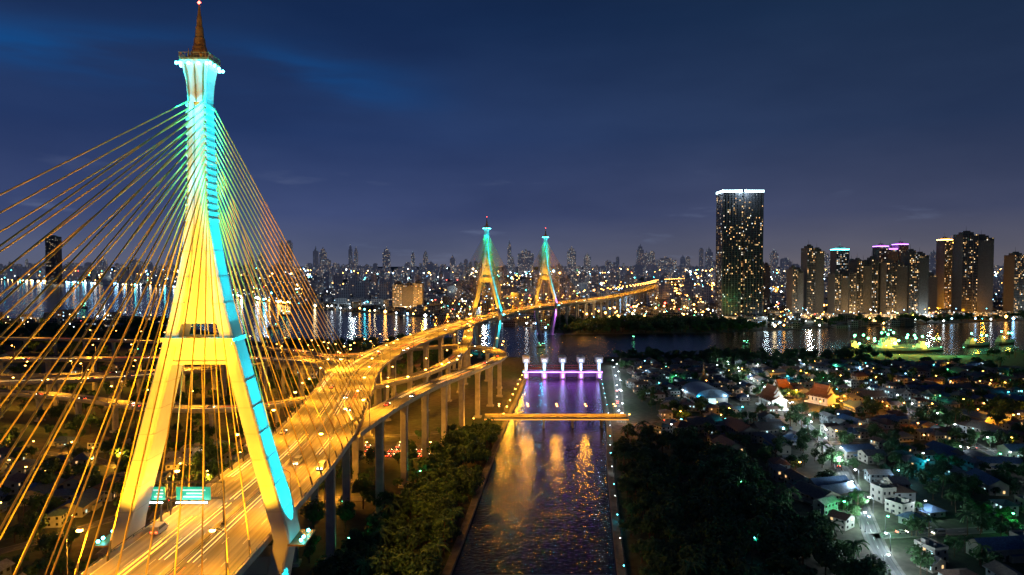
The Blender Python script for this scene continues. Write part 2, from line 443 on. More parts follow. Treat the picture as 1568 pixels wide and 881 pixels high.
for (P_,w_),s_ in zip(RAMPS,(40,40,42,42,44)): piers('ramp_piers',P_,10,s_,inr,d0=42)

# ---------------------------------------------------------------- street lamps
def lamp_mesh(kind,H=11,arm=2.6,head=.5):
    mb=MB()
    mb.cyl((0,0,0),(0,0,H*.93),.16,.09,6,0);mb.cyl((0,0,0),(0,0,.6),.3,.25,6,0)
    mb.cyl((0,0,H*.93),(arm*.5,0,H),.08,.07,5,0);mb.cyl((arm*.5,0,H),(arm,0,H+.05),.07,.06,5,0)
    mb.box(arm,0,H-.02,1.1,.4,.18,mw=0);mb.ball((arm,0,H-.25),head,1,8,5,.5)
    return mb.mesh('street_lamp_'+kind,[M_dark,G[kind]],False)
LM={k:lamp_mesh(k,11,2.6,.65) for k in('sodium','white','green')}
LMs={k:lamp_mesh(k,7.5,1.6,.55) for k in('sodium','white','cyan','green','blue')}
def lamp(kind,p,ang,energy,small=False,light=True):
    me=(LMs if small else LM)[kind];o=place('street_lamp',me,p,ang)
    if light:
        if small: point((1.6,0,6.6),energy,LC[kind],.5,o)
        else: downlight((2.6,0,10.2),energy,LC[kind],.5,o)
    return o
def lamps_on(path,off,sp,energy,sides,kind='sodium',ymax=1e9,start=12,every=1):
    d=start;k=0
    while d<path.L:
        p,t,r=path.at(d)
        if p.y<ymax and p.y>-100 and p.x>-620:
            for sg in sides:
                q=p+r*sg*off;inw=-r*sg;k+=1
                lamp(kind,(q.x,q.y,q.z+.9),math.atan2(inw.y,inw.x),energy,light=(k%every==0))
        d+=sp
lamps_on(MAIN,15.6,40,50000,(-1,1),ymax=1250)
d0=next(MAIN.s[i] for i in range(len(MAIN.p)) if MAIN.p[i].y>1255)
dd=d0
while dd<MAIN.L:
    p,t,r=MAIN.at(dd)
    for sg in(-1,1):
        q=p+r*sg*15.6;inw=-r*sg;o=lamp('sodium',(q.x,q.y,q.z+.9),math.atan2(inw.y,inw.x),100000,light=(sg==1));o.scale=(2.3,2.3,1.6)
    dd+=56
lamps_on(RA,5.3,34,56000,(1,),every=2);lamps_on(RB,4.8,34,60000,(-1,),every=2);lamps_on(RC,4.8,38,60000,(1,),every=2);lamps_on(RD,6.8,38,110000,(1,),every=2);lamps_on(RE,6.3,38,110000,(1,),every=2)

# ---------------------------------------------------------------- pylons
def interp(T,z):
    for a,b in zip(T[:-1],T[1:]):
        if a[0]<=z<=b[0]: return a[1]+(b[1]-a[1])*(z-a[0])/(b[0]-a[0])
    return T[-1][1]
OUT=[(0,11.5),(44,19.4),(49,20.7),(53,19.9),(70,14.9),(90.5,9.5),(100,6.9),(106,5.6),(114,4.0),(122,2.75),(130,2.35),(150,2.15)]
INN=[(0,7.8),(44,15.6),(49,16.7),(53,16.0),(70,11.2),(90.5,6.1),(100,3.9),(106,2.7),(114,1.6),(122,.95),(130,.8),(150,.7)]
DEP=[(0,4.6),(49,4.2),(100,3.2),(122,2.7),(150,2.35)]
def pylon_mesh():
    mb=MB()
    Z=[0,20,44,49,53,62,70,80,90.5,95,100,103,106,110,114,118,122,126,130,140,150]
    for sg in(-1,1):
        rings=[]
        for z in Z:
            o,i,d=interp(OUT,z),interp(INN,z),interp(DEP,z);c=.4 if z<115 else .22
            pts=[(i,-d+c),(i+c,-d),(o-c,-d),(o,-d+c),(o,d-c),(o-c,d),(i+c,d),(i,d-c)]
            pts=[(sg*x,y,z) for x,y in pts]
            if sg<0: pts=pts[::-1]
            rings.append(pts)
        mb.loft(rings,0)
        for z in range(56,122,6):
            if 88<z<101: continue
            o,i,d=interp(OUT,z),interp(INN,z),interp(DEP,z)
            mb.box(sg*(o+i)/2,0,z,(o-i)+.06,2*d+.06,.12,mw=4)
    rings=[]
    for z in [100,103,106,110,114,118,122,130,140,150]:
        i=interp(INN,z)+.3;q=interp(DEP,z)-.8;rings.append([(-i,-q,z),(i,-q,z),(i,q,z),(-i,q,z)])
    mb.loft(rings,0)
    mb.box(0,0,90.7,13.6,5.2,3.6,mw=0);mb.box(0,0,94.3,15.4,7.7,1.0,mw=0);mb.box(0,0,95.3,16.4,8.3,.9,mw=0)
    mb.box(0,0,90.0,14.2,5.8,.7,mw=0)
    mb.box(0,0,99.4,8.6,4.8,1.4,mw=0)
    mb.box(0,0,41.0,35,6.4,4.2,mw=0)
    for sg in(-1,1):
        mb.box(sg*10,0,0,9,13,2.5,mw=0)
        for k in range(17):
            z=123+k*1.62;o=interp(OUT,z)
            mb.box(sg*(o-.22),0,z,.65,interp(DEP,z)*2+.4,.55,mw=0)
    def sq(a,b,z,c=.3): return [(-a+c,-b,z),(a-c,-b,z),(a,-b+c,z),(a,b-c,z),(a-c,b,z),(-a+c,b,z),(-a,b-c,z),(-a,-b+c,z)]
    mb.loft([sq(2.1,2.3,150),sq(2.15,2.35,152),sq(2.4,2.5,155),sq(2.85,2.8,157.6),sq(3.2,3.1,158.6),sq(3.2,3.1,159.3)],0)
    for sx in(-1,0,1):
        mb.cyl((sx*1.5,-2.3,150),(sx*2.1,-3.05,158.4),.2,.2,4,1)
    mb.loft([sq(3.4,3.3,159.31),sq(3.4,3.3,159.7)],1)
    for k in range(11):
        a=-3.3+6.6*k/10
        for b in(-3.2,3.2): mb.box(a,b,159.7,.1,.1,1.1,mw=1)
        for b in(-3.3,3.3): mb.box(b,a*.9,159.7,.1,.1,1.1,mw=1)
    for b in(-3.2,3.2): mb.box(0,b,160.8,6.8,.12,.12,mw=1)
    for b in(-3.3,3.3): mb.box(b,0,160.81,.12,6.2,.12,mw=1)
    T=[(159.7,2.5),(160.7,2.5),(160.8,2.0),(161.8,1.9),(161.9,1.65),(163,1.5),(163.1,1.35),(165,1.15),(165.1,1.0),(167.5,.8),(167.6,.66),(170,.5),(170.1,.4),(172.2,.18),(172.8,.08)]
    mb.loft([[(a*math.cos((q+.5)*math.pi/4),a*math.sin((q+.5)*math.pi/4),z) for q in range(8)] for z,a in T],1)
    for q in range(4):
        a=(q+.5)*math.pi/2;mb.cyl((2.5*math.cos(a),2.5*math.sin(a),159.7),(2.5*math.cos(a),2.5*math.sin(a),162.2),.18,.05,4,1)
    mb.octa((0,0,173.1),.45,2)
    for x in(-3.8,-3.0,3.0,3.8,-1.1,1.1):
        for y in(-3.5,3.5): mb.ball((x,y,158.4),.38,3,6,4)
    for x in(-3.8,3.8):
        for y in(-1.2,1.2): mb.ball((x,y,158.4),.38,3,6,4)
    for sg in(-1,1):
        for y in(-4,-2,2): mb.ball((sg*23.2,y,49.4),.4,3,6,4)
        mb.box(sg*22.2,0,48.2,4,9,.4,mw=1)
    return mb.mesh('pylon_shaft',[M_pyl,M_gold,G['red'],G['cyan'],M_conc],False)
PM=pylon_mesh()
def pylon(idx,x,y,scale_e=1.0,low='cyan',dz=0,near=False):
    i=MAIN.near(x,y);s0=MAIN.s[i];p,t,r=MAIN.at(s0)
    ang=math.atan2(r.y,r.x)
    par=empty('cable_stayed_bridge_pylon',(p.x,p.y,dz));par.rotation_euler=(0,0,ang)
    o=place('shaft',PM,(0,0,0),0,par)
    cy=LC['cyan'];am=(1,.46,.018)
    for sg in(-1,1):
        lc=LC[low]
        spot((sg*24.2,0,49),(sg*15.0,0,72),150000*scale_e,lc,50,par)
        spot((sg*24.2,1,49),(sg*9.6,0,92),420000*scale_e,cy,22,par)
        spot((sg*24.5,0,49),(sg*5.0,0,111),800000*scale_e,cy,13,par)
        spot((sg*26,0,49),(sg*2.4,0,136),1700000*scale_e,cy,10,par)
        spot((sg*24,-3,46),(sg*15,-2,22),190000*scale_e,lc,60,par)
        spot((sg*3.0,-7.2,157.0),(sg*1.8,-2.6,143),38000*scale_e,cy,50,par)
        spot((sg*3.0,-8.0,157.0),(sg*1.8,-2.6,128),240000*scale_e,cy,19,par)
        spot((sg*2.8,6.4,157),(sg*1.8,2.6,134),26000*scale_e,cy,44,par)
        spot((sg*6.8,0,156.5),(sg*2.4,0,138),26000*scale_e,cy,46,par)
        point((sg*3.6,-5.2,155.6),1100*scale_e,cy,.3,par)
        for f in(-1,1):
            spot((sg*9,f*26,51),(sg*13.6,f*4,70),150000*scale_e,am,56,par)
            spot((sg*5,f*34,51),(sg*3.4,f*3.0,102),560000*scale_e,am,19,par)
        point((sg*3.0,-3.0,161.2),50,am,.2,par)
    mb=MB();n=17
    for dirn,mx in((-1,1),(1,1)):
        span=(200 if dirn<0 else 178) if idx==1 else (112 if (idx==2 and dirn>0) or (idx==3 and dirn<0) else 150)
        for k in range(n):
            z=124.2+k*1.62
            d=s0+dirn*(14+(span-14)*(k/(n-1)))
            q,tt,rr=MAIN.at(d)
            for sg in(-1,1):
                a=p+r*sg*(interp(OUT,z)-.4)+t*dirn*2.3;a.z=z+dz
                b=q+rr*sg*15.4;b.z=q.z+1.2
                mb.cyl(a,b,.14 if near else .17,None,5,0,False)
                mb.cyl(b-Vector((0,0,1.2)),b+(a-b).normalized()*3.2,.3,.22,6,1)
    o=mb.ob('stay_cables',[M_cable,M_dark],extra=False)
    o.parent=par;o.matrix_parent_inverse=(Matrix.Translation(par.location)@Matrix.Rotation(ang,4,'Z')).inverted()
pylon(1,-71.9,159,1.0,near=True)
pylon(2,-32,870,.8,dz=0)
pylon(3,54,1100,.8,low='purple',dz=-2)
for y,ty in((15,85),(60,110),(100,128),(215,190),(262,205)):
    for sg in(-1,1):
        spot((-71.9+sg*11,y,51.5),(-71.9+sg*11,ty,88),190000,(1,.50,.03),58,None,'stay_floodlight')

# overhead sign gantry
mb=MB()
for x in(-86.3,-70.9):
    mb.cyl((x,0,49.2),(x,0,60),.28,.22,8,0);mb.box(x,0,49.1,1,1,.5,mw=0)
for z in(55.6,59.6):
    for y in(-.5,.5): mb.cyl((-87.8,y,z),(-70.9,y,z),.1,None,5,0)
for k in range(12):
    x=-87.5+k*1.4;mb.cyl((x,-.5,55.6),(x+1.4,-.5,59.6),.05,None,4,0)
for cx,wd in((-86.5,3.4),(-77.9,8.4)):
    mb.box(cx,-.85,55.4,wd,.15,3.2,mw=1)
    for k,(a,b) in enumerate(((.7,2.3),(.5,1.5),(.6,.7))):
        mb.box(cx+(k%2)*.4,-.94,55.4+b-.05,wd*a,.03,.32,mw=2)
    mb.box(cx,-1.9,55.0,wd*.9,.25,.2,mw=3);mb.cyl((cx,-1.9,55.1),(cx,-.8,55.5),.05,None,4,0)
g=mb.ob('overhead_sign_gantry',[M_dark,simple('sign_green',(.02,.35,.22),.4,emit=(.01,.5,.32),es=.6),simple('sign_lettering',(.8,.9,.85),.4,emit=(.6,1,.9),es=.8),G['white']],(0,166,0),extra=False)  # slight emission in panels and lettering stands in for light they reflect
point((-78,-3,54.6),400,LC['cyan'],.3,g)

# ---------------------------------------------------------------- vehicles
def car_mesh(col,name,van=False):
    mb=MB();Lc,W=(4.6,1.8) if not van else (5.4,2.0)
    def ring(x,zb,zt,hw,tw): return [(x,-hw,zb),(x,hw,zb),(x,hw*1.0,(zb+zt)*.5),(x,tw,zt),(x,-tw,zt),(x,-hw*1.0,(zb+zt)*.5)]
    if van: prof=[(-2.7,.4,.9,.85,.8),(-2.65,.3,1.9,.98,.85),(-2.4,.3,2.1,1,.88),(.9,.3,2.1,1,.86),(1.8,.3,1.3,1,.85),(2.5,.3,1.0,.98,.85),(2.7,.4,.7,.85,.8)]
    else: prof=[(-2.3,.45,.8,.75,.7),(-2.2,.3,.98,.88,.78),(-1.6,.28,1.05,.9,.8),(-1.0,.28,1.44,.9,.64),(.4,.28,1.46,.9,.64),(1.1,.28,1.0,.9,.78),(2.0,.28,.86,.88,.74),(2.3,.42,.7,.75,.65)]
    mb.loft([ring(*q) for q in prof],0)
    if not van:
        for sg in(-1,1): mb.face([(-1.1,sg*.905,1.0),(.85,sg*.905,1.0),(.35,sg*.72,1.36),(-.9,sg*.72,1.36)],1)
        mb.face([(1.12,-.7,1.03),(1.12,.7,1.03),(.45,.6,1.46),(.45,-.6,1.46)],1);mb.face([(-1.62,.7,1.08),(-1.62,-.7,1.08),(-1.03,-.6,1.46),(-1.03,.6,1.46)],1)
    else:
        for sg in(-1,1): mb.face([(-2.2,sg*1.01,1.25),(1.4,sg*1.01,1.25),(.9,sg*.93,1.9),(-2.2,sg*.93,1.9)],1)
        mb.face([(1.84,-.8,1.32),(1.84,.8,1.32),(.95,.8,2.1),(.95,-.8,2.1)],1)
    for x in(-1.4,1.4):
        for sg in(-1,1): mb.cyl((x,sg*.7,.33),(x,sg*.95,.33),.33,None,10,2)
    for sg in(-1,1):
        mb.box(2.26 if not van else 2.66,sg*.6,.6,.12,.4,.25,mw=3);mb.box(-2.27 if not van else -2.68,sg*.6,.72,.1,.4,.25,mw=4)
    return mb.mesh(name,[simple('car_paint_'+name,col,.3,.3,var=.02),M_dark,simple('tyre_'+name,(.02,.02,.02),.9),glow('headlight_'+name,(1,.85,.6),30),glow('taillight_'+name,(1,.05,.02),20)],False)
CARS=[car_mesh((.4,.4,.4),'white'),car_mesh((.05,.05,.06),'black'),car_mesh((.4,.03,.03),'red'),car_mesh((.2,.21,.23),'silver'),car_mesh((.35,.35,.33),'van',True)]
def cars_on(path,offs,n,d0,d1):
    for k in range(n):
        d=U(d0,d1);o=random.choice(offs);p,t,r=path.at(d);q=p+r*o
        dirn=t if o<0 else -t
        m=random.choice(CARS)
        place('van' if m.name.startswith('van') else 'car',m,(q.x,q.y,q.z+.02),math.atan2(dirn.y,dirn.x))
cars_on(MAIN,[-12.5,-7.8,-3.2,3.2,7.8,12.5],40,230,1500)
for P_,n_ in((RA,12),(RB,12),(RC,6),(RD,8),(RE,8)): cars_on(P_,[-2.3,2.3],n_,60,P_.L*.8)

# ---------------------------------------------------------------- streets
ST=[[(122,150),(140,248),(160,307),(183,375),(203,454),(215,540),(225,640),(235,780)],
    [(78,482),(84,530),(97,620),(114,760)],
    [(250,240),(281,375),(298,470),(310,560),(300,640),(320,780)],
    [(76,472),(130,492),(209,500),(300,510),(420,520),(700,500)],
    [(225,690),(330,640),(450,600),(700,590)],
    [(-700,440),(-310,410),(-215,375),(-150,345),(-90,325),(-40,330)],
    [(-20,470),(-60,450),(-110,430),(-160,330),(-230,240),(-400,180)],
    [(150,280),(230,290),(330,300),(520,290)],
    [(198,430),(260,420),(380,400),(560,400)],
    [(-900,620),(-500,640),(-300,800),(-150,900)]]
def street(pts,w=7):
    mb=MB();p=Path([(x,y,0) for x,y in pts],12);h=w/2
    p.sweep(mb,[(-h,.06),(h,.06)],1,closed=False,step=12)
    for sg in(-1,1):
        a,b=sg*h,sg*(h+1.1)
        p.sweep(mb,[(a,.02),(a,.18),(b,.18),(b,.02)],0,closed=False,step=12)
    d=3
    while d<p.L-4:
        p.sweep(mb,[(-.08,.075),(.08,.075)],2,closed=False,d0=d,d1=d+3,step=4);d+=9
    mb.ob('street',[M_bank,M_street,M_mark]);return p
SP=[street(s,5.5 if i in(0,3) else 4.6) for i,s in enumerate(ST)]
def street_lamps(p,sp,kind,e,hw=4.2,every=1):
    d=8;k=0
    while d<p.L:
        q,t,r=p.at(d);sg=1 if k%2 else -1;z=q+r*sg*hw;inw=-r*sg
        lamp(kind,(z.x,z.y,.18),math.atan2(inw.y,inw.x),e,small=True,light=(k%every==0));d+=sp;k+=1
street_lamps(SP[0],22,'white',8500,3.8);street_lamps(SP[1],26,'white',4500,3.4);street_lamps(SP[2],34,'white',4000,3.4)
street_lamps(SP[3],40,'sodium',3000,3.8);street_lamps(SP[4],30,'sodium',4200,3.4);street_lamps(SP[5],24,'sodium',24000,3.4,2);street_lamps(SP[6],32,'sodium',14000,3.4,2)
street_lamps(SP[7],55,'green',2200,3.4);street_lamps(SP[8],50,'sodium',2200,3.4);street_lamps(SP[9],40,'sodium',16000,3.4,2)
for i,p in enumerate(SP): cars_on(p,[-1.4,1.4],5,5,p.L-5)

# ---------------------------------------------------------------- low bridge over canal
mb=MB();x0,x1,yb=-19,80,470
mb.box((x0+x1)/2,yb,6.2,x1-x0,11,1.1,mw=0);mb.box((x0+x1)/2,yb,7.3,x1-x0,9.6,.05,mw=1)
for y in(-5.2,5.2):
    mb.box((x0+x1)/2,yb+y,7.3,x1-x0,.35,1.0,mw=0)
mb.box((x0+x1)/2,yb-5.66,6.35,x1-x0,.2,.5,mw=2)  # glowing strip added along the edge so the side face reads gold
for x in(2,22,42,62):
    for y in(-3,3): mb.cyl((x,yb+y,0),(x,yb+y,5.2),.7,.7,10,0)
    mb.box(x,yb,5.2,2,10,1,mw=0)
mb.ob('low_road_bridge',[simple('bridge_gold_concrete',(.5,.42,.28),.7),M_road,glow('added_edge_glow',(1,.42,.06),1.5)])
for k in range(5):
    for sg in(-1,1):
        x=x0+10+k*20;lamp('sodium',(x,yb+sg*5.0,8.3),-sg*math.pi/2,7500,small=True)

# ---------------------------------------------------------------- floodgate
fg=empty('canal_floodgate',(50,675,0))
xs=[-36+18*k for k in range(5)]
mb=MB()
for x in xs:
    def rg(a,b,z): return [(x-a,-b,z),(x+a,-b,z),(x+a,b,z),(x-a,b,z)]
    mb.loft([rg(2.6,8,0),rg(2.6,8,6),rg(1.7,5,6.2),rg(1.7,5,15.5),rg(3.4,6,16.2),rg(3.6,6.2,20.5),rg(3.9,6.5,20.6),rg(3.9,6.5,21.3),rg(2.5,4.5,22.4)],0)
    mb.box(x,-6.25,17,3.4,.1,2.2,mw=2)
    mb.box(x,-5.1,7,.7,.2,8,mw=5)
    mb.box(x,-8.1,1.5,2.2,.2,4.2,mw=3)
mb.box(0,-6.5,6.6,78,3,1,mw=0);mb.box(0,6,6.6,78,3,1,mw=0)
mb.box(0,-8.05,7.6,78,.12,1.1,mw=1);mb.box(0,-8.14,6.7,78,.08,.8,mw=3)
for a,b in zip(xs[:-1],xs[1:]):
    c=(a+b)/2;mb.box(c,0,1.0,13.6,.9,5.4,mw=1)
    for k in range(6): mb.box(c-5.6+k*2.25,-.55,1.0,.25,.3,5.4,mw=1)
    mb.box(c,0,9.6,13.6,1.4,.9,mw=4);mb.box(c,0,12.4,13.6,1.0,.6,mw=4)
    for k in range(5): mb.cyl((c-6+k*3,0,9.9),(c-4.5+k*3,0,12.4),.15,None,4,4)
mb.ob('gate_structure',[M_white,M_dark,simple('window_lit',(.3,.3,.35),.3,emit=(.8,.85,1),es=2),G['purple'],simple('red_gate_truss',(.35,.05,.04),.5),G['blue']],parent=fg)
for a in xs:
    spot((a,-16,5),(a,-5,16),11000,(.28,.42,1),60,fg);spot((a+9,-14,5.5),(a+9,0,5),9000,LC['purple'],110,fg)
for a in xs[:2]: point((a-3,-9,8),1500,LC['cyan'],.4,fg)
cp=Path([(x-4.2,y,1.4) for x,y in CANL if y<700],10);d=300
while d<cp.L:
    p,t,r=cp.at(d);lamp('sodium',(p.x,p.y,p.z-1),0,6000,small=True);d+=24
cp=Path([(x+2.6,y,1.4) for x,y in CANR if y<700],10);d=40;k=0
while d<cp.L:
    p,t,r=cp.at(d);o=lamp('cyan' if k%2 else 'white',(p.x,p.y,p.z),math.pi,350,small=True,light=k%3==0);o.scale=(.5,.5,.5);d+=U(14,30);k+=1

# ---------------------------------------------------------------- trees
def tree_mesh(seed,H,W,n=11,per=42,leaf=.75):
    rnd=random.Random(seed);mb=MB()
    mb.cyl((0,0,0),(0,0,H*.35),.32,.22,6,0);mb.cyl((0,0,H*.35),(.2,.1,H*.75),.22,.08,5,0)
    cl=[]
    for k in range(n):
        a=rnd.uniform(0,6.28);rr=W*.5*math.sqrt(rnd.random())*.8;z=H*(.42+.5*rnd.random()*(1-.45*rr/(W*.5)))
        c=Vector((rr*math.cos(a),rr*math.sin(a),z));cl.append((c,W*rnd.uniform(.13,.24)))
        if k<6: mb.cyl((0,0,H*rnd.uniform(.28,.5)),c,.12,.04,4,0,False)
    for c,r in cl:
        for q in range(per):
            d=Vector((rnd.gauss(0,1),rnd.gauss(0,1),rnd.gauss(0,.75))).normalized()*r*rnd.uniform(.6,1.15)
            p=c+d;nrm=(d.normalized()+Vector((rnd.uniform(-.7,.7),rnd.uniform(-.7,.7),rnd.uniform(0,.9)))).normalized()
            a=nrm.orthogonal().normalized();b=nrm.cross(a);s=leaf*rnd.uniform(.5,1.1)
            mb.face([p+a*s,p+b*s*.7,p-a*s*.8,p-b*s*.6],1)
    return mb.mesh('tree_crown_%d'%seed,[M_trunk,M_leaf],False)
def palm_mesh():
    rnd=random.Random(5);mb=MB();mb.cyl((0,0,0),(.5,.2,9),.25,.15,6,0)
    for k in range(14):
        a=k*6.28/14+rnd.uniform(-.2,.2);prev=Vector((.5,.2,9));el=rnd.uniform(.1,1.0)
        for j in range(4):
            q=prev+Vector((math.cos(a)*1.0,math.sin(a)*1.0,el-.55*j));sd=Vector((-math.sin(a),math.cos(a),0))*(.55-.1*j)
            mb.face([prev+sd-Vector((0,0,.25)),prev,q,q+sd*.8-Vector((0,0,.25))],1);mb.face([prev,prev-sd-Vector((0,0,.25)),q-sd*.8-Vector((0,0,.25)),q],1);prev=q
    return mb.mesh('palm_crown',[M_trunk,M_leaf],False)
TM=[tree_mesh(1,9,8),tree_mesh(2,11,9,13),tree_mesh(3,7,7,9),tree_mesh(4,13,9,15),tree_mesh(5,8,10,13),tree_mesh(6,10,8,12),palm_mesh()]
TSX=[[(v.x,v.y) for v in p.p] for p in SP]
def nearstreet(x,y,d):
    for s in TSX:
        if dseg(x,y,s[::2])<d: return True
    return False
LOT=[(-98,392),(-46,392),(-46,424),(-98,424)]
def scatter(parent,poly,n,avoid=6,smin=.7,smax=1.3,palm=True):
    par=empty(parent);xs_=[p[0] for p in poly];ys_=[p[1] for p in poly];c=0;tr=0
    while c<n and tr<n*8:
        tr+=1;x,y=U(min(xs_),max(xs_)),U(min(ys_),max(ys_))
        if not inpoly(x,y,poly) or inpoly(x,y,CAN) or inpoly(x,y,RIV) or inpoly(x,y,LOT): continue
        if avoid and nearstreet(x,y,avoid): continue
        m=random.choice(TM if palm else TM[:6]);c+=1
        place('tree',m,(x,y,0),U(0,6.28),par,U(smin,smax))
scatter('canal_bank_trees',[(44,180),(120,180),(130,300),(130,380),(104,430),(73,440),(60,390),(46,248)],430,5)
scatter('canal_bank_trees',[(-31,180),(-75,200),(-50,300),(-42,380),(-30,440),(-8,455),(-15,390),(-26,248)],330,3.5)
scatter('riverside_trees',[(110,770),(118,822),(255,835),(376,828),(450,850),(440,790),(250,780)],190,5)
scatter('riverside_trees',[(84,1105),(330,1120),(440,1165),(390,1260),(200,1300),(70,1220)],420,0,1.2,2.0,False)
scatter('riverside_trees',[(-120,1010),(-25,835),(-60,760),(-150,760),(-360,960),(-240,935)],220,5,.9,1.5)
scatter('riverside_trees',[(-950,1270),(-670,1290),(-380,970),(-700,800),(-1300,900)],420,5,1.2,2.0,False)
scatter('park_trees',[(-120,250),(-45,250),(-40,430),(-110,420)],60,8)
scatter('left_bank_trees',[(-620,180),(-120,180),(-120,620),(-700,640)],560,5)
scatter('riverside_trees',[(480,700),(560,825),(740,910),(1300,930),(1300,560),(620,600)],260,6,1.0,1.5)
scatter('riverside_trees',[(560,1215),(781,1290),(1020,1370),(1300,1400),(1300,1440),(760,1370),(560,1290)],160,0,1.0,1.8,False)
mb=MB();mb.face([(x,y,.03) for x,y in LOT],0,[(x,y) for x,y in LOT])
for k in range(17): mb.face([(-96+k*3,396,.04),(-95.85+k*3,396,.04),(-95.85+k*3,401,.04),(-96+k*3,401,.04)],1)
mb.ob('parking_lot',[M_street,M_mark])
for k in range(16):
    for yy in(398.5,408,418):
        if R()<.6: place('parked_car',random.choice(CARS[:4]),(-94.5+k*3,yy,.05),math.pi/2)
for x in(-88,-68,-50): lamp('sodium',(x,403,0),0,8000,small=True)
for x,y in((-62,262),(-75,300),(-48,345),(75,205),(95,262),(110,330)): lamp('green' if x<0 or y>300 else 'cyan',(x,y,0),U(0,6),1100,small=True)

# ---------------------------------------------------------------- houses
ROOFC=[(.13,.075,.055),(.13,.13,.14),(.06,.11,.20),(.15,.12,.10),(.07,.13,.13),(.22,.22,.22)]
RM=[simple('roof_tiles_%d'%i,c,.8,var=.35,scale=1.2) for i,c in enumerate(ROOFC)]
WM=[simple('house_wall_%d'%i,c,.85,var=.15) for i,c in enumerate([(.33,.31,.27),(.27,.24,.2),(.34,.35,.35),(.22,.25,.26)])]
M_winw=simple('lit_window_warm',(.3,.2,.1),.3,emit=(1,.6,.25),es=1.3)
M_winc=simple('lit_window_cool',(.2,.3,.3),.3,emit=(.6,.95,1),es=1.3)
M_wind=simple('dark_window',(.02,.025,.03),.15)
def house_mesh(seed,w,d,h,kind,row=1):
    rnd=random.Random(seed);mb=MB()
    mb.box(0,0,0,w,d,h,mw=0,mt=0);ov=.9
    if kind=='gable':
        rh=d*.26
        a,b=w/2+ov,d/2+ov
        z=h-.15
        for sg in(-1,1):
            mb.face([(-a,sg*b,z),(a,sg*b,z),(a,0,z+rh),(-a,0,z+rh)],1);mb.face([(-a,sg*b,z-.22),(a,sg*b,z-.22),(a,sg*b,z),(-a,sg*b,z)],0)
            mb.face([(sg*w/2,-d/2,h),(sg*w/2,d/2,h),(sg*w/2,0,h+rh*.88)],0)
            mb.face([(-a,sg*b,z-.22),(a,sg*b,z-.22),(a,0,z+rh-.22),(-a,0,z+rh-.22)],0)
        mb.box(w*.1,-d/2-1.1,0,w*.35,2.0,2.6,mw=0,mt=1)
    elif kind=='hip':
        rh=min(w,d)*.26;a,b=w/2+ov,d/2+ov;k=max(0,(w-d)/2);z=h+.01
        R0=[(-a,-b,z),(a,-b,z),(a,b,z),(-a,b,z)]
        mb.face([R0[0],R0[1],(k,0,z+rh),(-k,0,z+rh)],1);mb.face([R0[2],R0[3],(-k,0,z+rh),(k,0,z+rh)],1)
        mb.face([R0[1],R0[2],(k,0,z+rh)],1);mb.face([R0[3],R0[0],(-k,0,z+rh)],1);mb.face(R0[::-1],0)
        mb.box(w*.25,-d*.5-1.2,0,w*.4,2.4,.3,mw=0);mb.box(w*.25,-d*.5-1.2,2.7,w*.5,2.6,.2,mw=1)
    else:
        mb.box(0,0,h,w+.3,d+.3,.25,mw=0,mt=1);
        for x,y,sx,sy in((0,-d/2,w,.2),(0,d/2,w,.2),(-w/2,0,.2,d-.3),(w/2,0,.2,d-.3)): mb.box(x,y,h+.25,sx,sy,.8,mw=0)
        mb.box(w*.2,d*.15,h+.25,2.5,2.5,2.2,mw=0,mt=1);mb.cyl((-w*.2,0,h+.25),(-w*.2,0,h+1.9),.7,None,8,5)
    mb.face([(-w*.4,d/2,2.9),(w*.3,d/2,2.9),(w*.3,d/2+2.6,2.4),(-w*.4,d/2+2.6,2.4)],1)
    fl=int(h/3)
    for f in range(fl):
        for sg in(-1,1):
            nx=max(2,int(w/3))
            for k in range(nx):
                x=-w/2+(k+.5)*w/nx;m=rnd.choices([2,3,4],[.82,.10,.08])[0]
                mb.box(x,sg*(d/2+.03),f*3+1.0,1.3,.12,1.3,mw=m);mb.box(x,sg*(d/2+.1),f*3+.86,1.6,.25,.1,mw=0)
            ny=max(1,int(d/4))
            for k in range(ny):
                y=-d/2+(k+.5)*d/ny;m=rnd.choices([2,3,4],[.88,.07,.05])[0]
                mb.box(sg*(w/2+.03),y,f*3+1.0,.12,1.2,1.3,mw=m)
    mb.box(-w*.1,-d/2-.05,0,1.0,.14,2.1,mw=5)
    return mb.mesh('house_body_%d'%seed,[WM[seed%4],RM[seed%6],M_wind,M_winw,M_winc,M_dark],False)
HM=[]
sd=0
for kind,w_,d_,h_ in [('gable',10,8,6),('hip',12,10,6),('hip',10,10,3.4),('gable',14,9,6),('flat',11,9,6.2),('gable',9,9,3.4),('hip',15,11,6.2),('hip',8,11,6),('gable',24,11,5),('gable',20,14,6),('hip',9,8,6),('gable',12,7,6),('gable',18,8,3.6),('gable',11,10,6),('hip',13,9,3.4),('gable',8,12,6)]:
    HM.append(house_mesh(sd,w_,d_,h_,kind));sd+=1
KEEP=[(206,537,28),(248,545,24),(180,638,14),(160,565,26),(-70,159,30)]
def vid(x,y):
    for P,_ in RAMPS+((MAIN,0),):
        if dseg(x,y,[(v.x,v.y) for v in P.p[::4]])<14: return True
    return False
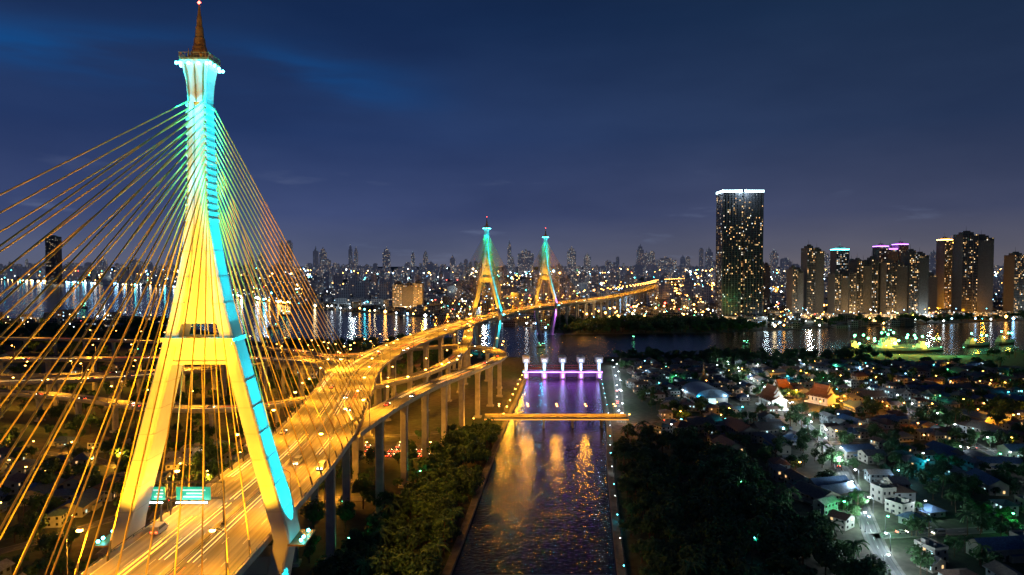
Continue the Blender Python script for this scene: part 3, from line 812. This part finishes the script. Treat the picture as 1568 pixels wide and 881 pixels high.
def housing(poly,cell,prob,treeprob,par,lp=.26,k0=1.0):
    xs_=[p[0] for p in poly];ys_=[p[1] for p in poly];y=min(ys_)
    while y<max(ys_):
        x=min(xs_)
        while x<max(xs_):
            px,py=x+U(-.28,.28)*cell,y+U(-.28,.28)*cell;x+=cell
            if not inpoly(px,py,poly): continue
            if any(math.hypot(px-a,py-b)<c for a,b,c in KEEP): continue
            g=mnoise.noise(Vector((px*.01,py*.01,3)))
            ns=nearstreet(px,py,9)
            if R()<prob+g*.5 and not ns and not vid(px,py):
                ang=.12+random.choice((0,math.pi/2,math.pi,-math.pi/2))+g*.8+U(-.08,.08)
                place('house',random.choice(HM),(px,py,0),ang,None,(k0*U(.75,1.1),k0*U(.8,1.1),k0*U(.85,1.15)))
                if R()<lp:
                    k=random.choices(['white','sodium','cyan','green','blue'],[.24,.36,.14,.14,.12])[0]
                    lamp(k,(px+cell*.45,py-cell*.4,0),U(0,6.28),random.choice((900,1800,3200)),small=True,light=R()<.5)
                if R()<.3: place('tree',random.choice(TM),(px+cell*.5,py+U(-5,5),0),U(0,6.28),par,U(.5,.9))
            elif R()<treeprob and not nearstreet(px,py,4.5):
                for q in range(random.choice((2,3,4))): place('tree',random.choice(TM),(px+U(-6,6),py+U(-6,6),0),U(0,6.28),par,U(.6,1.1))
        y+=cell
np_=empty('neighbourhood_trees')
housing([(98,455),(120,770),(480,770),(620,560),(620,400),(106,445)],14,.80,.85,np_,.22,.9)
housing([(150,200),(140,300),(112,445),(640,450),(520,200)],15.5,.56,1.0,np_,.26,.9)
housing([(-620,170),(-110,170),(-125,330),(-135,420),(-640,440)],17,.58,.8,np_,.36,.95)
housing([(-120,600),(-60,740),(-300,860),(-900,900),(-900,640)],26,.3,.8,np_,.45)

# ---------------------------------------------------------------- temple, chedi, arched hall
M_troof=simple('temple_roof_tiles',(.28,.10,.035),.5,var=.2,scale=1)
def temple(loc,rot,w,l,h):
    mb=MB();mb.box(0,0,0,w+4,l+4,1.2,mw=0);mb.box(0,0,1.2,w,l,h,mw=0)
    for sg in(-1,1):
        for k in range(int(l/3.5)):
            y=-l/2+1.5+k*3.5;mb.cyl((sg*(w/2+1.4),y,1.2),(sg*(w/2+1.4),y,1.2+h),.3,.25,8,0);mb.box(sg*(w/2+.02),y+1.7,2.4,.15,1.2,2.4,mw=3)
    z=1.2+h
    for t,(lw,ll,zz,rh) in enumerate([(w/2+2.4,l/2+1.5,z-.6,w*.35),(w*.42,l*.46,z+w*.18,w*.5),(w*.3,l*.38,z+w*.42,w*.48)]):
        for sg in(-1,1):
            mb.face([(sg*lw,-ll,zz),(sg*lw,ll,zz),(sg*lw*.45,ll,zz+rh*.42),(sg*lw*.45,-ll,zz+rh*.42)],1)
            mb.face([(sg*lw*.45,-ll,zz+rh*.42),(sg*lw*.45,ll,zz+rh*.42),(0,ll,zz+rh),(0,-ll,zz+rh)],1)
            mb.face([(-lw,sg*ll,zz),(lw,sg*ll,zz),(lw*.45,sg*ll,zz+rh*.42),(0,sg*ll,zz+rh),(-lw*.45,sg*ll,zz+rh*.42)],0)
            mb.cyl((0,sg*ll,zz+rh),(0,sg*(ll+.8),zz+rh+2.0),.2,.04,4,2)
            for s2 in(-1,1): mb.cyl((s2*lw,sg*(ll+.05),zz),(0,sg*(ll+.05),zz+rh+.1),.14,.14,4,2)
    return mb.ob('buddhist_temple',[M_white,M_troof,M_gold,M_wind],loc,None,rot,extra=False)
temple((206,537,0),.1,11,22,6.5);temple((252,552,0),.5,10,18,5.5);temple((232,585,0),-1.2,9,16,5)
for q,e,c in(((196,515,9),4500,'white'),((212,516,9),4500,'white'),((190,545,8),2500,'white')):
    lamp(c,(q[0],q[1],0),1.5,e,small=True)
for q in((238,525),(256,528),(268,545),(240,570),(262,580),(285,560),(228,555)): lamp('sodium',(q[0],q[1],0),U(0,6),14000,small=True)
for q in((330,470),(352,478),(372,465),(395,490)): lamp('sodium',(q[0],q[1],0),U(0,6),10000,small=True)
mb=MB()
prof=[(6,0),(6,1.5),(5,1.6),(5,3),(4.2,3.1),(4.4,5),(3.8,7),(2.2,8.6),(1.5,9),(1.5,10),(1.1,10.2),(.8,13),(.35,18),(.1,22)]
mb.loft([[(a*math.cos(i*math.pi/8),a*math.sin(i*math.pi/8),z) for i in range(16)] for a,z in prof],0)
mb.ob('chedi_stupa',[M_gold],(180,638,0),extra=False)
mb=MB();wd,ln,h=26,34,6
mb.box(0,0,0,wd,ln,h,mw=0)
arc=[(wd/2*1.04*math.cos(a*math.pi/14),h-.6+7*math.sin(a*math.pi/14)) for a in range(15)]
mb.loft([[(x,-ln/2-1,z) for x,z in arc],[(x,ln/2+1,z) for x,z in arc]],1)
for k in range(9): 
    for sg in(-1,1): mb.box(sg*(wd/2+.03),-ln/2+2+k*3.7,2,.12,2,2,mw=2)
mb.box(0,-ln/2-.05,0,6,.2,4.5,mw=3)
mb.ob('arched_roof_hall',[M_white,simple('blue_metal_roof',(.10,.19,.3),.45,.2),M_wind,M_winc],(160,565,0),rot=.1,extra=False)
lamp('cyan',(150,543,0),1.5,1200,small=True);lamp('white',(172,545,0),1.5,1200,small=True)

# ---------------------------------------------------------------- ships and shipyard
def ship_mesh(Ls=46,W=10):
    mb=MB();rings=[]
    for t,wf,sh in((-1,.7,.2),(-.8,.95,0),(0,1,0),(.6,.85,.3),(.85,.5,.9),(1,.06,1.5)):
        x=t*Ls/2;hw=W/2*wf;zt=4+sh
        rings.append([(x-.0,-hw*.5,-.3),(x,hw*.5,-.3),(x,hw,2),(x,hw,zt),(x,-hw,zt),(x,-hw,2)])
    mb.loft(rings,0)
    mb.box(-Ls*.3,0,4,Ls*.22,W*.75,3,mw=1);mb.box(-Ls*.3,0,7,Ls*.16,W*.6,2.8,mw=1);mb.box(-Ls*.27,0,9.8,Ls*.09,W*.5,2.4,mw=1)
    for f in(5.2,8.2): mb.box(-Ls*.3+Ls*.112,0,f,.1,W*.5,.8,mw=3)
    mb.cyl((-Ls*.36,0,9.8),(-Ls*.36,0,13.5),.9,.7,8,0)
    mb.cyl((-Ls*.25,0,12),(-Ls*.25,0,18),.18,.1,5,2);mb.cyl((Ls*.15,0,4),(Ls*.15,0,15),.35,.25,6,2);mb.cyl((Ls*.15,0,7),(Ls*.34,0,14.5),.2,.12,5,2);mb.cyl((Ls*.15,0,7),(-Ls*.04,0,14.5),.2,.12,5,2)
    mb.box(Ls*.05,0,4,Ls*.3,W*.6,.8,mw=2)
    for x,z in((Ls*.15,15),(-Ls*.25,18),(-Ls*.1,9),(Ls*.34,14.5)): mb.ball((x,0,z),1.3,4,6,4)
    return mb.mesh('ship_hull',[simple('hull_paint',(.08,.1,.12),.5),simple('ship_superstructure',(.4,.42,.38),.6),M_dark,M_winc,G['green']],False)
SM=ship_mesh()
for x,y,a,s in((456,884,.2,1.1),(498,874,-.1,1.25),(540,880,.35,1.1),(478,908,2.9,1.2),(522,910,.2,1.2),(640,935,.3,1),(700,965,.5,1)):
    o=place('moored_ship',SM,(x,y,.3),a,None,s)
    point((6,-12,20),44000 if x<600 else 12000,LC['green'],.8,o);point((-12,-10,14),44000 if x<600 else 9000,(1,.60,.04),.8,o)
for x,y in((470,852),(500,845),(530,838),(556,835),(450,850)): lamp('green' if x%20 else 'sodium',(x,y,0),1.5,16000)
for x,y,a,s in((180,1010,1.2,.35),(40,930,.5,.3),(330,960,2,.3),(-500,1500,.7,.6),(-800,1700,.3,.8),(-1100,1750,2.6,.7),(600,1090,.2,.5),(-420,1200,.5,.5)):
    place('river_boat',SM,(x,y,.3),a,None,s)

# ---------------------------------------------------------------- high rises
def tower(name,x0,x1,y,h,depth=30,tint=(.19,.17,.15,.26),fin=True,crown=None,slab=3.4,mat=None,parts=2,step=True):
    mb=MB();wd=x1-x0;cx=(x0+x1)/2;a=wd/parts;f=mat or M_fac
    for k in range(parts):
        hh=h if not step else h*(1-.07*(k%2)-(.03 if k==0 else 0));c=x0+a*(k+.5)-cx
        mb.box(c,(k%2)*4,0,a-2.0,depth,hh,mw=0,mt=1,tint=tint)
        z=slab*2
        while z<hh-1:
            mb.box(c,(k%2)*4,z,a-1.2,depth+.9,.4,mw=2);z+=slab*(1 if h<200 else 2)
        if fin:
            m=max(2,int(a/9))
            for q in range(m+1): mb.box(c-(a-1.6)/2+q*(a-1.6)/m,(k%2)*4,0,.9,depth+1.8,hh+.5,mw=2)
        mb.box(c,(k%2)*4,hh,a*.6,depth*.6,5,mw=2,mt=1);mb.box(c+1,(k%2)*4,hh+5,a*.3,depth*.3,3,mw=2)
        mb.cyl((c,(k%2)*4,hh+8),(c,(k%2)*4,hh+18),.4,.15,5,2)
        if crown: mb.box(c,(k%2)*4,hh+.6,a-.4,depth+1.0,1.4,mw=3)
    mb.box(0,-depth*.1,0,wd-3,depth*.7,h*.9,mw=2)
    mb.box(0,-4,0,wd*1.2,depth*1.4,12,mw=0,mt=1,tint=(tint[0]*1.4,tint[1]*1.4,tint[2]*1.4,.75))
    return mb.ob(name,[f,M_roof,M_slab,G[crown] if crown else M_dark],(cx,y+depth/2,0))
mb=MB()
for sg in(-1,1):
    mb.box(sg*20.5,0,0,35,40,243,mw=0,mt=1,tint=(.05,.05,.065,.13))
    mb.box(sg*21,0,243,36,40.6,1.2,mw=2);
    for q in range(7): mb.box(sg*(4+q*5.5),0,0,.8,41.6,247,mw=2)
    for q in range(5): mb.box(sg*20.5,-19+q*9.5,0,36.2,.8,247,mw=2)
    z=14
    while z<240: mb.box(sg*20.5,0,z,35.5,40.5,.5,mw=2);z+=7.2
    mb.box(sg*20.5,0,246.5,36,41,.8,mw=2)
    mb.box(sg*20.5,-20.7,247.3,36,.5,4.2,mw=3);mb.box(sg*38.6,0,247.3,.5,41,4.2,mw=3);mb.box(sg*20.5,20.7,247.3,36,.5,4.2,mw=3)
    for q in range(12): mb.box(sg*(3.5+q*3.1),-21.2,246,.35,.35,6.5,mw=2)
    mb.box(sg*20.5,4,244,22,20,6,mw=2)
mb.box(0,3,0,8,30,238,mw=0,mt=1,tint=(.05,.05,.06,.35))
mb.box(0,-6,0,96,60,16,mw=4,mt=1,tint=(.25,.22,.2,.5))
sk=mb.ob('glass_skyscraper',[facade('glass_tower_facade',2.75,3.6,2.6),M_roof,simple('dark_mullion',(.10,.10,.12),.4,.3),glow('crown_light',(.6,.95,1),6),M_facw],(432,1300,0))
point((0,-32,252),90000,LC['white'],2,sk);point((-45,-20,252),60000,LC['white'],2,sk)
for nm,a,b,y,h,kw in[('residential_tower',575,600,1400,106,{}),('residential_tower',613,651,1420,151,{}),('residential_tower',657,702,1390,96,{'parts':3}),
  ('office_tower',759,790,1600,151,{'tint':(.1,.2,.25,.4),'mat':M_facw,'crown':'cyan','parts':1}),('residential_tower',707,752,1400,122,{'parts':3}),('residential_tower',756,802,1380,120,{'parts':2}),
  ('residential_tower',814,857,1400,141,{}),('office_tower',886,957,1650,160,{'mat':M_facw,'crown':'purple','tint':(.16,.15,.2,.25),'parts':3}),
  ('residential_tower',987,1024,1560,173,{'crown':'sodium','tint':(.3,.19,.08,.3)}),('office_tower',955,1025,1450,182,{'tint':(.10,.10,.11,.16),'parts':2}),('residential_tower',1066,1118,1450,136,{}),
  ('residential_tower',880,925,1480,95,{}),('apartment_block',-290,-216,1650,66,{'tint':(.5,.45,.36,.3),'parts':3}),
  ('office_tower',-2390,-2325,3500,262,{'mat':M_facw,'tint':(.1,.1,.12,.12),'parts':1}),('residential_tower',490,520,1560,70,{}),('residential_tower',520,545,1700,88,{}),
  ('residential_tower',640,668,1760,118,{}),('residential_tower',840,872,1720,128,{}),('residential_tower',1040,1070,1640,112,{'parts':1})]:
    tower(nm,a,b,y,h,**kw)
mb=MB();mb.box(0,0,0,96,22,17,mw=0,mt=1,tint=(.6,.5,.36,.85))
for k in range(13): mb.box(-46+k*7.7,-11.6,0,1.0,1.0,18,mw=2)
for z in(4,8.5,13,17): mb.box(0,0,z,98,24.5,.4,mw=2)
hp=mb.ob('waterfront_hotel',[M_fac,M_roof,M_white],(690,1320,0))
for k in range(6): point((-45+k*18,-20,6),20000,LC['warm'],.6,hp)

# ---------------------------------------------------------------- distant city
def city(name,n,yr,spread,hfun,wr,matfar,dens=(.06,.35)):
    mb=MB();c=0;t=0
    while c<n and t<n*6:
        t+=1;y=yr[0]+(yr[1]-yr[0])*R()**1.15;x=U(-spread,spread)*y
        if inpoly(x,y,RIV) or (abs(x-432)<60 and abs(y-1300)<70) or (560<x<1130 and 1290<y<1480): continue
        if inpoly(x,y,[(60,1090),(450,1100),(450,1270),(200,1310),(60,1240)]): continue
        if y<3600 and dseg(x,y,[(v.x,v.y) for v in MAIN.p[::8]])<24: continue
        h=hfun(x,y);wd=U(*wr)*(1 if h<40 else .9);dp=U(*wr);g=U(.08,.3);wm_=U(.85,1.15);rot=U(-.5,.5)
        if h<24: wd*=random.choice((1,1,1.6))
        tint=(g*wm_,g,g/wm_,dens[0]+(dens[1]-dens[0])*R()**2.2);c+=1
        mb.box(x,y,0,wd,dp,h,rot=rot,mw=0,mt=1,tint=tint)
        if h>40:
            mb.box(x,y,h,wd*.6,dp*.6,h*.06,rot=rot,mw=0,mt=1,tint=tint)
            if R()<.25: mb.box(x,y,h*1.06,wd*.3,dp*.3,h*.12,rot=rot,mw=0,mt=1,tint=tint,taper=.3)
        elif h<11 and R()<.5:
            mb.box(x,y,h,wd*1.04,dp*1.04,2.2,rot=rot,mw=1,taper=.25)
    return mb.ob(name,[matfar,M_roof])
def hlow(x,y): return U(5,14) if R()<.85 else U(14,30)
def hmid(x,y): return U(8,24) if R()<.87 else U(26,80)
def hhigh(x,y):
    g=max(0,mnoise.noise(Vector((x*.0009,y*.0006,1)))+.33)
    return min(260,22+U(5,60)+abs(random.gauss(0,100))*g)
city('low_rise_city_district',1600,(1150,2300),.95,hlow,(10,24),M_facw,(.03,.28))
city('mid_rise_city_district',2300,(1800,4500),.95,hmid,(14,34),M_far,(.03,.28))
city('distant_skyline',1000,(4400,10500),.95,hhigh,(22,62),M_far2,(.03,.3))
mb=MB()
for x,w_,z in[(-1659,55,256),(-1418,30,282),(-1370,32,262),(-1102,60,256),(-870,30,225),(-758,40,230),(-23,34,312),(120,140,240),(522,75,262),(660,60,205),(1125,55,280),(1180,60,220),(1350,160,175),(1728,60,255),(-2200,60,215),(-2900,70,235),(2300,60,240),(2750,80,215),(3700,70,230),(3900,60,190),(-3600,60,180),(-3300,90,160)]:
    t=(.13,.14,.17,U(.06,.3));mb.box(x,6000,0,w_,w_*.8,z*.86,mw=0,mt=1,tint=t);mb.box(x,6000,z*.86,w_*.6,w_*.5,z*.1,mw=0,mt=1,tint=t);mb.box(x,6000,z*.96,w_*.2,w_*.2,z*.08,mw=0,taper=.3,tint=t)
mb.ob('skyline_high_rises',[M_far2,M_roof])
cl=empty('city_lights')
KS=['sodium','warm','white','blue','red','green','cyan']
mbs={k:MB() for k in KS}
for k in range(8200):
    y=1120+6500*R()**1.6;x=U(-.95,.95)*y
    if mnoise.noise(Vector((x*.0035,y*.0018,7)))+.16<R()*.55: continue
    if inpoly(x,y,RIV) or inpoly(x,y,[(80,1100),(430,1110),(430,1250),(80,1250)]): continue
    kd=random.choices(KS,[.40,.14,.20,.15,.03,.04,.06])[0]
    big=2.2 if R()<.08 else 1
    mbs[kd].octa((x,y,U(6,26) if y<3500 else U(10,75)),min(4.2,.0007*y)*U(.5,1.1)*big)
for k in range(150):
    y=U(1250,3300)
    i=min(range(len(MAIN.p)),key=lambda j:abs(MAIN.p[j].y-y));q=MAIN.p[i]
    mbs['sodium'].octa((q.x+U(-30,220),y,U(12,22)),U(1.3,2.6))
for a,b in zip(RIV[16:28],RIV[17:29]):
    L_=math.hypot(b[0]-a[0],b[1]-a[1]);n=int(L_/20)
    for k in range(n):
        if R()<.40: continue
        t=k/n;x,y=a[0]+(b[0]-a[0])*t,a[1]+(b[1]-a[1])*t+6
        if 80<x<420: continue
        mbs[random.choice(['white','blue','sodium','warm','cyan'])].octa((x,y,U(5,10)),min(3.4,.0014*y)*(1.7 if R()<.2 else 1))
for kd,m in mbs.items(): m.ob('luminaires_'+kd,[G[kd]],parent=cl,extra=False)
for k in range(66):
    y=1180+3200*R()**1.5;x=U(-.8,.8)*y
    if inpoly(x,y,RIV) or inpoly(x,y,[(80,1100),(430,1110),(430,1250),(80,1250)]) or (560<x<1130 and y<1700): continue
    kd=random.choices(['sodium','warm','white','blue'],[.42,.18,.2,.2])[0]
    point((x,y,U(20,34)),random.choice((60000,110000,180000)),LC[kd],2,cl)
for x,y,kd,e in[(640,1345,'warm',40000),(780,1350,'warm',40000),(845,1380,'white',30000),(980,1420,'sodium',40000),(962,1540,'sodium',200000),(400,1255,'warm',9000),(470,1255,'white',9000),(1080,1400,'white',36000),(590,1350,'white',40000),(700,1370,'warm',36000),(-250,1600,'warm',90000)]:
    point((x,y,14),e,LC[kd],2,cl)
sl=bpy.data.lights.new('added_blue_fill','SUN');sl.energy=.02;sl.angle=math.radians(8);sl.color=(.6,.75,1)  # faint blue sun added as soft fill, no moon in view
so=bpy.data.objects.new('added_blue_fill',sl);so.rotation_euler=(math.radians(40),0,math.radians(-30));COL.objects.link(so)
